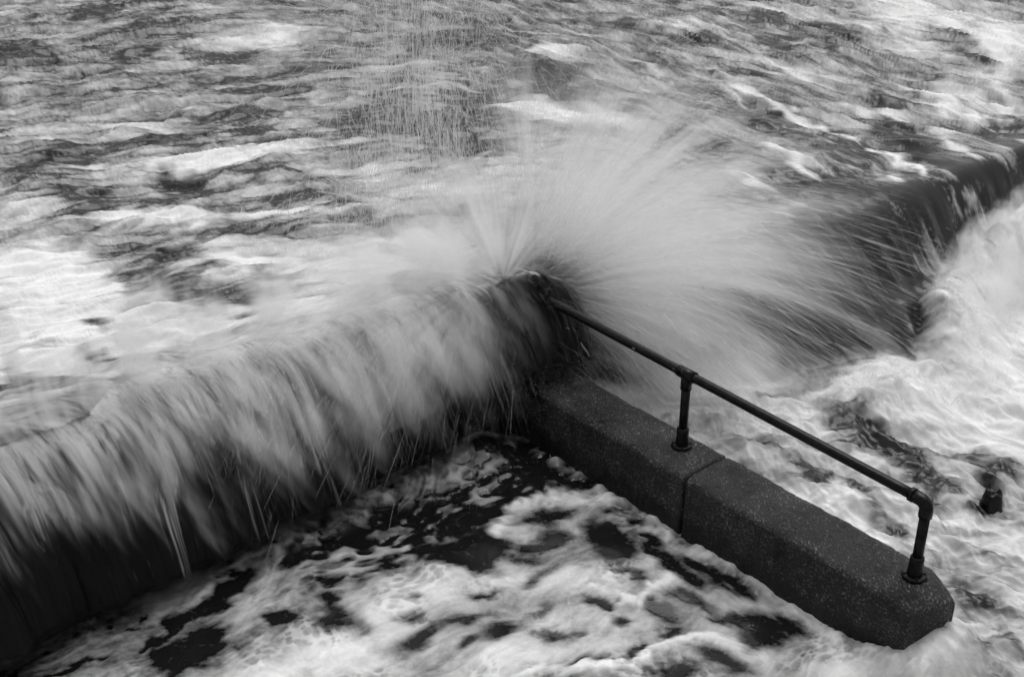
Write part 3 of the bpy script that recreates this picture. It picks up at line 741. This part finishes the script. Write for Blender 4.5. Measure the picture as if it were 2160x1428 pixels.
# ================================================================== FALLING WATER OVER THE SEA WALL
g_ = 9.81
def crest(n):                                                     # height of the lip where the wave pours over
    return np.interp(n, [-9, -4.2, -3.6, -3.2, -2.6, -2.0, -1.4, -0.9, -0.5, 0.0, 0.35], [1.1, 1.12, 1.10, 1.08, 1.14, 1.13, 1.08, 1.12, 1.12, 1.10, 0.92]) \
        + 0.05 * fbm(n / 0.5, n * 0 + 2.2, 501, 3)
def fall_sheet(name, s_off, v0, seed, foam_gain, z_end, label, cover_gain=1.0):
    nu, nv = 1500, 230
    u = np.linspace(-6.0, 0.42, nu); t = np.linspace(-0.16, 1, nv)
    U, T = np.meshgrid(u, t)
    c = crest(U)
    zend = z_end(U)
    fall = np.sqrt(2 * np.maximum(c - zend, 0.05) / g_)
    tau = np.clip(T, 0, 1) * fall
    vv = v0 * (1 + 0.25 * fbm(U / 0.4, U * 0 + 1.1, seed + 9, 3))
    s = -3.22 + s_off + 0.17 * np.exp(-((U - 0.05) / 0.38) ** 2) + vv * tau + np.minimum(T, 0) * 1.1
    n = U + 0.10 * tau / 0.45 + np.minimum(T, 0) * 0
    z = c - 0.5 * g_ * tau ** 2 - 0.04 * np.clip(-T / 0.16, 0, 1) ** 2
    wv = 0.12 * fbm(U / 0.5, T * 0.9, seed + 1, 3)
    big = fbm((U + wv) / 0.30, T * 1.3, seed + 2, 3)
    st_ = fbm((U + wv * 0.5) / 0.06, T * 1.7 + 3 * big, seed + 3, 4, gain=0.65)
    hair = fbm((U + wv * 0.3) / 0.018, T * 2.6 + 2 * big, seed + 4, 3)
    dn = 0.035 * big + 0.012 * st_
    s = s + dn * sst(-0.1, 0.25, T)
    length = np.interp(U, [-6, -4.2, -3.7, -3.3, -2.9, -2.3, -1.9, -1.2, -0.8, -0.5, 0.0, 0.42], [.45, .45, .38, .42, .62, .72, .70, .62, .55, .22, .10, .12])
    length = 1.1 * length * (1 + 0.95 * big)
    foam = foam_gain + 0.75 * st_ + 0.45 * hair + 0.6 * big - 1.25 * (sst(0.0, 1.0, T / np.maximum(length, 0.05) * 0.8) - 0.35)
    foam = foam - 0.6 * sst(-0.95, -0.5, U) 
    foam = sst(-0.1, 1.05, foam)
    cover = cover_gain + 1.2 * (0.85 - T) + 0.6 * st_ + 0.5 * big
    cover = sst(0.0, 0.9, cover) * sst(-0.16, -0.06, T) * sst(0.42, 0.2, U) * sst(1.0, 0.93, T)
    o = big_mesh(name, wpa(s, n, z).reshape(-1, 3), grid_quads(nv, nu), M_SHEET, {'foam': foam.ravel(), 'cover': cover.ravel()})
    return tag(o, label, 'water', kind='stuff')
fall_sheet('falling_water', 0.02, 0.90, 511, 0.30, lambda U: np.interp(U, [-6, -3.8, -3.2, -2.3, -1, -0.6, -0.2, 0.4], [0.02, 0.02, 0.02, 0.05, 0.12, 0.3, 0.46, 0.46]),
           'dark sheet of seawater pouring over the sea wall, streaked white', 2.4)

fall_sheet('water_veil', 0.03, 1.25, 541, 0.75, lambda U: np.interp(U, [-6, -3.8, -3.2, -2.3, -1, 0.4], [0.35, 0.45, 0.30, 0.10, 0.12, 0.45]),
           'thin torn veil of white water flung clear of the wall', -0.55)
def ballistic(O, V, t0, dt, k):
    T = t0[:, None] + dt[:, None] * np.linspace(0, 1, k)[None]
    P = O[:, None] + V[:, None] * T[..., None]
    P[..., 2] -= 0.5 * g_ * T ** 2
    return P
taper = lambda k: np.sin(np.linspace(0.12, 1, k) ** 0.8 * math.pi * 0.97) ** 0.6 + 0.08

# white strands thrown over the lip
n0 = 7000
u = rng.uniform(-2.95, -0.25, n0)
clump = fbm(u / 0.22, u * 0 + 5, 601, 3)
keep = rng.random(n0) < np.clip(0.55 + 1.1 * clump, 0.06, 1); u = u[keep]; n0 = len(u)
O = wpa(-3.25 + rng.normal(0, 0.05, n0), u, crest(u) + rng.normal(0.01, 0.03, n0))
lift = np.interp(u, [-5, -3.5, -2.4, -1.6, -0.8, -0.3], [0.1, 0.2, 0.6, 0.9, 1.1, 1.0])
V = DS[None] * (0.9 + 0.25 * fbm(u / 0.15, u * 0 + 7, 603, 3) + 0.12 * rng.normal(0, 1, n0))[:, None] + DN[None] * (np.interp(u, [-4, -2.6, -1.2, -0.3], [0.10, 0.25, 0.55, 0.7]) + 0.18 * fbm(u / 0.2, u * 0 + 1, 604, 3) + 0.05 * rng.normal(0, 1, n0))[:, None] + np.array([0, 0, 1.0])[None] * (lift * rng.uniform(0, 1.4, n0))[:, None]
t0 = rng.uniform(0, 1, n0) ** 0.9 * np.interp(u, [-5, -3.6, -3.0, -2.6, -1.8, -0.4], [0.22, 0.20, 0.30, 0.36, 0.45, 0.5])
dt = rng.uniform(0.03, 0.10, n0)
P = ballistic(O, V, t0, dt, 6)
m = P[:, :, 2].min(1) > np.interp(u, [-3.6, -2.9, -2.2, -1.0], [0.75, 0.6, 0.22, 0.12])
P = P[m]; rad = rng.uniform(0.0006, 0.0016, len(P))[:, None] * taper(6)[None]
o = strands('curtain_spray', P, rad, M_SPRAY)
tag(o, 'white threads of spray hanging down the dark sea wall', 'spray', kind='stuff')

# the burst at the corner of the two walls
def burst(n, org, so, az_m, az_s, el_fn, vmin, vmax, tmax, seed, rmin=0.0007, rmax=0.0019, dts=(0.025, 0.07), tpow=0.8):
    r = np.random.default_rng(seed)
    O = np.array(org)[None] + r.normal(0, 1, (n, 1)) * DN[None] * so + r.normal(0, 1, (n, 1)) * DS[None] * 0.12 + r.normal(0, 0.10, (n, 1)) * np.array([[0, 0, 1.0]])
    az = np.radians(az_m + az_s * r.normal(0, 1, n)); el = np.radians(el_fn(r, n))
    jets = fbm(az * 9, el * 9, seed, 3)
    keep = r.random(n) < np.clip(0.5 + 1.5 * jets, 0.06, 1)
    O, az, el = O[keep], az[keep], el[keep]; n = len(az)
    sp_ = r.uniform(vmin, vmax, n)
    V = (np.cos(el) * np.cos(az) * sp_)[:, None] * DN[None] + (np.cos(el) * np.sin(az) * sp_)[:, None] * DS[None] + (np.sin(el) * sp_)[:, None] * np.array([[0, 0, 1.0]])
    t0 = r.uniform(0, 1, n) ** tpow * tmax + 0.09
    P = ballistic(O, V, t0, r.uniform(*dts, n), 6)
    rad = r.uniform(rmin, rmax, n)[:, None] * taper(6)[None]
    ms, mn = sn(P.mean(1))
    m = P[:, :, 2].min(1) > np.where((ms > -3.3) & (mn < -0.4), np.interp(mn, [-3.2, -2.2, -0.5], [0.8, 0.5, 0.15]), 0.0)
    return P[m], rad[m]
org = wp(-3.15, 0.18, 0.85)
parts = [burst(46000, org, 0.26, 8, 24, lambda r, n: r.uniform(-25, 62, n), 3.2, 6.0, 0.42, 701),
         burst(9000, org, 0.14, -22, 22, lambda r, n: r.uniform(20, 78, n), 2.8, 6.0, 0.42, 702),
         burst(11000, org, 0.14, 38, 16, lambda r, n: r.uniform(-35, 20, n), 2.4, 4.0, 0.42, 703)]
parts += [burst(2600, org, 0.22, 4, 30, lambda r, n: r.uniform(-15, 75, n), 2.6, 6.4, 0.40, 704, 0.003, 0.008, (0.03, 0.09), 0.9),
          burst(3200, org, 0.30, -5, 45, lambda r, n: r.uniform(0, 80, n), 3.5, 6.8, 0.45, 705, 0.0016, 0.0042, (0.003, 0.010), 0.7)]
P = np.concatenate([p for p, _ in parts]); rad = np.concatenate([q for _, q in parts])
o = strands('splash_burst', P, rad, M_SPRAY)
tag(o, 'white fan of spray bursting up from the wall corner', 'spray', kind='stuff')
# spray flung left along the lip
parts = [burst(15000, wp(-3.2, -0.5, 1.02), 0.35, 184, 18, lambda r, n: r.uniform(-5, 40, n), 2.0, 4.6, 0.5, 711),
         burst(6000, wp(-3.3, -1.5, 1.0), 0.5, 188, 25, lambda r, n: r.uniform(0, 45, n), 1.5, 3.0, 0.45, 712)]
P = np.concatenate([p for p, _ in parts]); rad = np.concatenate([q for _, q in parts])
o = strands('lip_spray', P, rad, M_SPRAY)
tag(o, 'pale spray blown leftwards along the crest of the wave', 'spray', kind='stuff')
# thin tall jet
P, rad = burst(9000, wp(-5.1, 0.55, 0.85), 0.30, 60, 120, lambda r, n: 90 - np.abs(r.normal(0, 9, n)), 2.2, 6.3, 0.62, 721, 0.0010, 0.0028, (0.05, 0.12), 0.6)
P2_, rad2_ = burst(7000, wp(-5.0, 0.5, 0.80), 0.50, 170, 60, lambda r, n: r.uniform(45, 90, n), 0.8, 3.4, 0.5, 722, 0.0012, 0.0026, (0.02, 0.06), 0.6)
o = strands('spray_jet', np.concatenate([P, P2_]), np.concatenate([rad, rad2_]), M_JET)
tag(o, 'thin tall jet of fine droplets rising above the sea', 'spray', kind='stuff')

# ================================================================== CHURNED FOAM ON THE RIGHT
def surf_points(n, sfn, nfn, seed):
    r = np.random.default_rng(seed)
    return sfn(r, n), nfn(r, n), r
def fur(name, n, s, nn, z0, h, label, seed, lean=(0.5, 0.1)):
    r = np.random.default_rng(seed)
    m = len(s)
    cl = fbm(s / 0.22, nn / 0.22, seed, 3); cl2 = fbm(s / 0.22 + 9, nn / 0.22 + 9, seed + 1, 3)
    L = h * r.uniform(0.4, 1.2, m) * (0.8 + 0.8 * fbm(s / 0.3, nn / 0.3, seed + 4, 2))
    el = np.radians(np.clip(r.normal(52, 14, m) + 30 * cl, 10, 95)); az = np.radians(30 + 150 * cl2 + r.normal(0, 12, m))
    d = (np.cos(el) * np.cos(az))[:, None] * DN + (np.cos(el) * np.sin(az))[:, None] * DS + np.sin(el)[:, None] * np.array([0, 0, 1.0])
    k = 5; t = np.linspace(0, 1, k)
    P = wpa(s, nn, z0)[:, None] + d[:, None] * (L[:, None] * t)[..., None]
    P[..., 2] -= (0.18 * L[:, None] * t ** 2)
    rad = r.uniform(0.0005, 0.0012, m)[:, None] * taper(k)[None]
    o = strands(name, P, rad, M_FOAMFUR)
    return tag(o, label, 'foam', kind='stuff')
r = np.random.default_rng(41)
m = 120000
s = r.uniform(-2.6, -0.9, m); nn = r.uniform(0.4, 6.5, m)
f = foot_s(nn)
w = np.exp(-((s - f - 0.36) / 0.30) ** 2) * sst(1.4, 2.3, nn) * (s > f + 0.08) * np.clip(0.45 + 0.9 * fbm(s / 0.3, nn / 0.3, 43, 3), 0, 1)
keep = r.random(m) < w * 1.0
s, nn = s[keep], nn[keep]
zz = base_z(s, nn) + 0.01
fur('churned_foam', len(s), s, nn, zz, 0.12, 'churning white foam boiling at the foot of the fall', 42)

# ================================================================== MIST IN THE SPLASH
def mist(name, org, axis, cone, radius, dens, sag, label, scale=9.0, size=None, core=(0.16, 1.0)):
    m = bpy.data.materials.new(name); m.use_nodes = True
    n = m.node_tree; n.nodes.clear(); L = n.links.new
    out = n.nodes.new('ShaderNodeOutputMaterial')
    tc = N(n, 'ShaderNodeTexCoord')
    ln = N(n, 'ShaderNodeVectorMath', operation='LENGTH'); L(tc.outputs['Object'], ln.inputs[0])
    r2 = N(n, 'ShaderNodeMath', operation='POWER'); r2.inputs[1].default_value = 2.0; L(ln.outputs['Value'], r2.inputs[0])
    cz = N(n, 'ShaderNodeCombineXYZ'); mz = N(n, 'ShaderNodeMath', operation='MULTIPLY'); mz.inputs[1].default_value = sag
    L(r2.outputs[0], mz.inputs[0]); L(mz.outputs[0], cz.inputs[2])
    ad = N(n, 'ShaderNodeVectorMath', operation='ADD'); L(tc.outputs['Object'], ad.inputs[0]); L(cz.outputs[0], ad.inputs[1])
    nm = N(n, 'ShaderNodeVectorMath', operation='NORMALIZE'); L(ad.outputs[0], nm.inputs[0])
    dt_ = N(n, 'ShaderNodeVectorMath', operation='DOT_PRODUCT'); L(nm.outputs[0], dt_.inputs[0]); dt_.inputs[1].default_value = tuple(axis)
    am = N(n, 'ShaderNodeMapRange', interpolation_type='SMOOTHSTEP'); am.inputs[1].default_value = cone[0]; am.inputs[2].default_value = cone[1]
    L(dt_.outputs['Value'], am.inputs[0])
    s1 = N(n, 'ShaderNodeVectorMath', operation='SCALE'); s1.inputs[3].default_value = scale; L(nm.outputs[0], s1.inputs[0])
    ns = N(n, 'ShaderNodeTexNoise', Scale=1.0, Detail=4.0, Roughness=0.7); L(s1.outputs[0], ns.inputs['Vector'])
    nr = N(n, 'ShaderNodeMapRange'); nr.inputs[1].default_value = 0.46; nr.inputs[2].default_value = 0.66; L(ns.outputs[0], nr.inputs[0])
    s2 = N(n, 'ShaderNodeVectorMath', operation='SCALE'); s2.inputs[3].default_value = 4.5; L(nm.outputs[0], s2.inputs[0])
    lump = N(n, 'ShaderNodeTexNoise', Scale=1.0, Detail=3.0, Roughness=0.6); L(s2.outputs[0], lump.inputs['Vector'])
    # reach differs from jet to jet
    rl = N(n, 'ShaderNodeMapRange'); rl.inputs[1].default_value = 0.34; rl.inputs[2].default_value = 0.66
    rl.inputs[3].default_value = radius * 0.40; rl.inputs[4].default_value = radius * 1.04
    L(lump.outputs[0], rl.inputs[0]); re = rl
    q = N(n, 'ShaderNodeMath', operation='DIVIDE'); L(ln.outputs['Value'], q.inputs[0]); L(re.outputs[0], q.inputs[1])
    fo = N(n, 'ShaderNodeMapRange', interpolation_type='SMOOTHSTEP'); fo.inputs[1].default_value = 1.15; fo.inputs[2].default_value = 0.35
    L(q.outputs[0], fo.inputs[0])
    fi = N(n, 'ShaderNodeMapRange', interpolation_type='SMOOTHSTEP'); fi.inputs[1].default_value = core[0]; fi.inputs[2].default_value = core[1]
    L(ln.outputs['Value'], fi.inputs[0])
    prev = None
    for nd in (am, nr, fo, fi):
        if prev is None: prev = nd; continue
        mu = N(n, 'ShaderNodeMath', operation='MULTIPLY'); L(prev.outputs[0], mu.inputs[0]); L(nd.outputs[0], mu.inputs[1]); prev = mu
    mu = N(n, 'ShaderNodeMath', operation='MULTIPLY'); L(prev.outputs[0], mu.inputs[0]); mu.inputs[1].default_value = dens
    vs = N(n, 'ShaderNodeVolumeScatter'); vs.inputs['Color'].default_value = grey(0.99); vs.inputs['Anisotropy'].default_value = 0.35
    L(mu.outputs[0], vs.inputs['Density']); L(vs.outputs[0], out.inputs['Volume'])
    bm = bmesh.new(); bmesh.ops.create_icosphere(bm, subdivisions=3, radius=1)
    c0, sz = size
    for v in bm.verts: v.co = (c0[0] + v.co.x * sz[0], c0[1] + v.co.y * sz[1], c0[2] + v.co.z * sz[2])
    me = bpy.data.meshes.new(name); bm.to_mesh(me); bm.free()
    o = link_mesh(name, me, m, None, org)
    o.rotation_euler.z = math.atan2(DN[1], DN[0])                 # local x runs along the sea wall, local -y along the groyne
    return tag(o, label, 'spray', kind='stuff')
mist('spray_cloud', wp(-3.15, 0.10, 0.80), np.array([0.86, -0.20, 0.42]) / 0.978, (0.34, 0.80), 2.15, 12.0, 0.24,
     'soft white cloud of spray in the burst at the corner', 20.0, ((1.25, 0, 0.30), (2.1, 2.2, 2.0)))
mist('spray_cloud', wp(-3.15, -0.45, 0.98), np.array([-0.93, 0.1, 0.30]) / 0.98, (0.35, 0.85), 1.7, 4.5, 0.20,
     'soft pale cloud of spray trailing left above the wave lip', 18.0, ((-0.85, 0, 0.05), (1.05, 0.75, 0.6)))

def curtain_mist(name, label, zc, n0, n1, v, dens, k=1.0, up=1.7, shift=0.0):
    """soft water thrown over the lip: follows the falling parabola, streaked along it"""
    m = bpy.data.materials.new(name); m.use_nodes = True
    n = m.node_tree; n.nodes.clear(); L = n.links.new
    out = n.nodes.new('ShaderNodeOutputMaterial')
    def M(op, a, b=None, c=None):
        nd = N(n, 'ShaderNodeMath', operation=op)
        for i, x in enumerate((a, b, c)):
            if x is None: continue
            if isinstance(x, (int, float)): nd.inputs[i].default_value = x
            else: L(x, nd.inputs[i])
        return nd.outputs[0]
    def noise(x, y, z, det=3.0, rough=0.6):
        cb = N(n, 'ShaderNodeCombineXYZ')
        for i, q in enumerate((x, y, z)):
            if isinstance(q, (int, float)): cb.inputs[i].default_value = q
            else: L(q, cb.inputs[i])
        t = N(n, 'ShaderNodeTexNoise', Scale=1.0, Detail=det, Roughness=rough); L(cb.outputs[0], t.inputs['Vector'])
        return t.outputs[0]
    def ramp(x, a, b):
        r_ = N(n, 'ShaderNodeMapRange', interpolation_type='SMOOTHSTEP'); r_.inputs[1].default_value = a; r_.inputs[2].default_value = b; L(x, r_.inputs[0])
        return r_.outputs[0]
    tc = N(n, 'ShaderNodeTexCoord'); se = N(n, 'ShaderNodeSeparateXYZ'); L(tc.outputs['Object'], se.inputs[0])
    x, y, z = se.outputs
    drop = M('MAXIMUM', M('SUBTRACT', 0.0, z), 0.0)                # below the lip (local z = 0)
    tau = M('SQRT', M('MULTIPLY', drop, 2 / g_))
    xs = M('ADD', M('MULTIPLY', M('SUBTRACT', x, M('MULTIPLY', tau, 0.45)), k), shift)                # threads drift along the wall as they fall
    off = M('ADD', y, M('MULTIPLY', tau, v))                       # local y points to sea
    clump = noise(M('MULTIPLY', xs, 3.2), M('MULTIPLY', y, 1.0), M('MULTIPLY', z, 2.0), 2.0)
    clump2 = noise(M('MULTIPLY', xs, 7.0), 3.0, M('MULTIPLY', z, 1.6), 3.0)
    thread = noise(M('MULTIPLY', xs, 30.0), M('MULTIPLY', y, 3.0), M('MULTIPLY', z, 1.7), 3.0, 0.7)
    width = M('ADD', 0.05, M('MULTIPLY', clump, 0.12))
    q = M('DIVIDE', off, width)
    body = M('POWER', 2.718, M('MULTIPLY', M('MULTIPLY', q, q), -1.0))
    reach = M('ADD', z, M('MULTIPLY', M('SUBTRACT', clump2, 0.5), 1.3))
    bot = N(n, 'ShaderNodeFloatCurve'); xn = M('DIVIDE', M('SUBTRACT', x, n0), n1 - n0); L(xn, bot.inputs['Value'])
    pts_ = [(0, .42), (.31, .42), (.37, .30), (.45, .50), (.55, .62), (.68, .58), (.80, .56), (.92, .52), (1, .5)]
    cv = bot.mapping.curves[0]
    for i, pt in enumerate(pts_):
        if i == 0: cv.points[0].location = pt
        elif i == len(pts_) - 1: cv.points[-1].location = pt
        else: cv.points.new(*pt)
    bot.mapping.update()
    low = ramp(M('ADD', reach, bot.outputs[0]), -0.12, 0.50)
    top = M('SUBTRACT', 1.0, ramp(M('SUBTRACT', z, M('MULTIPLY', M('SUBTRACT', clump, 0.43), up)), 0.0, 0.30))
    ends = M('MULTIPLY', ramp(x, n0, n0 + 0.5), M('SUBTRACT', 1.0, ramp(x, n1 - 0.95, n1)))
    d = M('MULTIPLY', M('MULTIPLY', body, low), M('MULTIPLY', top, ends))
    d = M('MULTIPLY', d, M('MULTIPLY', ramp(thread, 0.36, 0.70), ramp(clump2, 0.38, 0.62)))
    d = M('MULTIPLY', d, dens)
    vs = N(n, 'ShaderNodeVolumeScatter'); vs.inputs['Color'].default_value = grey(0.99); vs.inputs['Anisotropy'].default_value = 0.3
    L(d, vs.inputs['Density']); L(vs.outputs[0], out.inputs['Volume'])
    # a slab that follows the fall
    verts = []; faces = []
    zs = [0.62, 0.3, 0.05, -0.1, -0.25, -0.4, -0.6, -0.85]
    prof = [(-(v * math.sqrt(max(0, -q) * 2 / g_)) + 0.22, q) for q in zs] + [(-(v * math.sqrt(max(0, -q) * 2 / g_)) - 0.22, q) for q in zs[::-1]]
    for xx in (n0, n1):
        for yy, q in prof: verts.append((xx, yy, q))
    k = len(prof)
    for j in range(k): faces.append((j, (j + 1) % k, (j + 1) % k + k, j + k))
    faces.append(tuple(range(k))); faces.append(tuple(range(k, 2 * k))[::-1])
    me = bpy.data.meshes.new(name); me.from_pydata(verts, [], faces); me.update()
    bm = bmesh.new(); bm.from_mesh(me); bmesh.ops.triangulate(bm, faces=bm.faces); bmesh.ops.recalc_face_normals(bm, faces=bm.faces); bm.to_mesh(me); bm.free()
    o = link_mesh(name, me, m, None, wp(-3.16, 0, zc))
    o.rotation_euler.z = math.atan2(DN[1], DN[0])
    return tag(o, label, 'spray', kind='stuff')
curtain_mist('spray_curtain', 'soft white curtain of spray tumbling over the drowned sea wall', 1.12, -5.4, 0.22, 0.95, 32.0)

def foot_mist(name, label, dens):
    """white water thrown up where the fall meets the lower water"""
    m = bpy.data.materials.new(name); m.use_nodes = True
    n = m.node_tree; n.nodes.clear(); L = n.links.new
    out = n.nodes.new('ShaderNodeOutputMaterial')
    def M(op, a, b=None, c=None):
        nd = N(n, 'ShaderNodeMath', operation=op)
        for i, x in enumerate((a, b, c)):
            if x is None: continue
            if isinstance(x, (int, float)): nd.inputs[i].default_value = x
            else: L(x, nd.inputs[i])
        return nd.outputs[0]
    def noise(x, y, z, det=3.0, rough=0.6):
        cb = N(n, 'ShaderNodeCombineXYZ')
        for i, q in enumerate((x, y, z)): L(q, cb.inputs[i])
        t = N(n, 'ShaderNodeTexNoise', Scale=1.0, Detail=det, Roughness=rough); L(cb.outputs[0], t.inputs['Vector'])
        return t.outputs[0]
    def ramp(x, a, b):
        r_ = N(n, 'ShaderNodeMapRange', interpolation_type='SMOOTHSTEP'); r_.inputs[1].default_value = a; r_.inputs[2].default_value = b; L(x, r_.inputs[0])
        return r_.outputs[0]
    tc = N(n, 'ShaderNodeTexCoord'); se = N(n, 'ShaderNodeSeparateXYZ'); L(tc.outputs['Object'], se.inputs[0])
    x, y, z = se.outputs                                           # x along the wall, y to sea (local y = -(s + 2))
    fc = N(n, 'ShaderNodeFloatCurve'); L(M('DIVIDE', x, 8.0), fc.inputs['Value'])
    cv = fc.mapping.curves[0]
    nodes = [(q, float(foot_s(np.array(q)))) for q in (0.0, 1.2, 2.2, 2.6, 2.85, 3.15, 4.4, 6.0, 8.0)]
    for i, (q, f) in enumerate(nodes):
        pt = (q / 8.0, f + 3.0)
        if i == 0: cv.points[0].location = pt
        elif i == len(nodes) - 1: cv.points[-1].location = pt
        else: cv.points.new(*pt)
    fc.mapping.update()
    s_ = M('SUBTRACT', -2.0, y)
    d_ = M('SUBTRACT', s_, M('SUBTRACT', fc.outputs[0], 3.0))      # distance beyond the foot line
    lump = noise(M('MULTIPLY', x, 3.0), M('MULTIPLY', y, 3.0), M('MULTIPLY', z, 2.5), 4.0, 0.6)
    tuft = noise(M('MULTIPLY', M('ADD', x, M('MULTIPLY', z, 0.4)), 16.0), M('MULTIPLY', y, 9.0), M('MULTIPLY', z, 3.5), 4.0, 0.7)
    band = M('MULTIPLY', ramp(d_, 0.10, 0.24), M('SUBTRACT', 1.0, ramp(d_, 0.40, 0.85)))
    hgt = M('SUBTRACT', z, M('MULTIPLY', M('MULTIPLY', M('SUBTRACT', lump, 0.30), 1.05), M('ADD', 0.45, M('MULTIPLY', ramp(x, 2.55, 3.0), 0.55))))
    hz = M('SUBTRACT', 1.0, ramp(M('SUBTRACT', hgt, M('MULTIPLY', ramp(x, 2.75, 4.2), 0.36)), 0.02, 0.20))
    ends = M('MULTIPLY', ramp(x, 1.1, 2.0), M('SUBTRACT', 1.0, ramp(x, 6.6, 7.4)))
    d = M('MULTIPLY', M('MULTIPLY', band, hz), M('MULTIPLY', ends, ramp(tuft, 0.42, 0.62)))
    vs = N(n, 'ShaderNodeVolumeScatter'); vs.inputs['Color'].default_value = grey(0.99); vs.inputs['Anisotropy'].default_value = 0.2
    L(M('MULTIPLY', d, dens), vs.inputs['Density']); L(vs.outputs[0], out.inputs['Volume'])
    bm = bmesh.new(); bmesh.ops.create_cube(bm, size=1.0)
    for v in bm.verts: v.co = (4.3 + v.co.x * 6.4, -0.10 + v.co.y * 1.75, 0.36 + v.co.z * 0.84)
    me = bpy.data.meshes.new(name); bm.to_mesh(me); bm.free()
    o = link_mesh(name, me, m, None, wp(-2.0, 0, 0))
    o.rotation_euler.z = math.atan2(DN[1], DN[0])
    return tag(o, label, 'spray', kind='stuff')
foot_mist('foot_spray', 'soft white water heaped up where the dark fall lands', 20.0)

mist('spray_cloud', wp(-3.25, -0.10, 0.92), np.array([-0.30, 0.20, 0.93]) / 1.0, (0.45, 0.90), 1.05, 13.0, 0.25,
     'low pale spray hanging over the dark wave at the wall corner', 14.0, ((-0.15, 0.1, 0.4), (0.9, 0.8, 0.9)), (0.06, 0.40))

curtain_mist('spray_curtain', 'ragged white spray kicked up along the crest left of the corner', 1.16, -3.9, -0.1, 1.25, 13.0, 0.80, 2.4, 4.7)
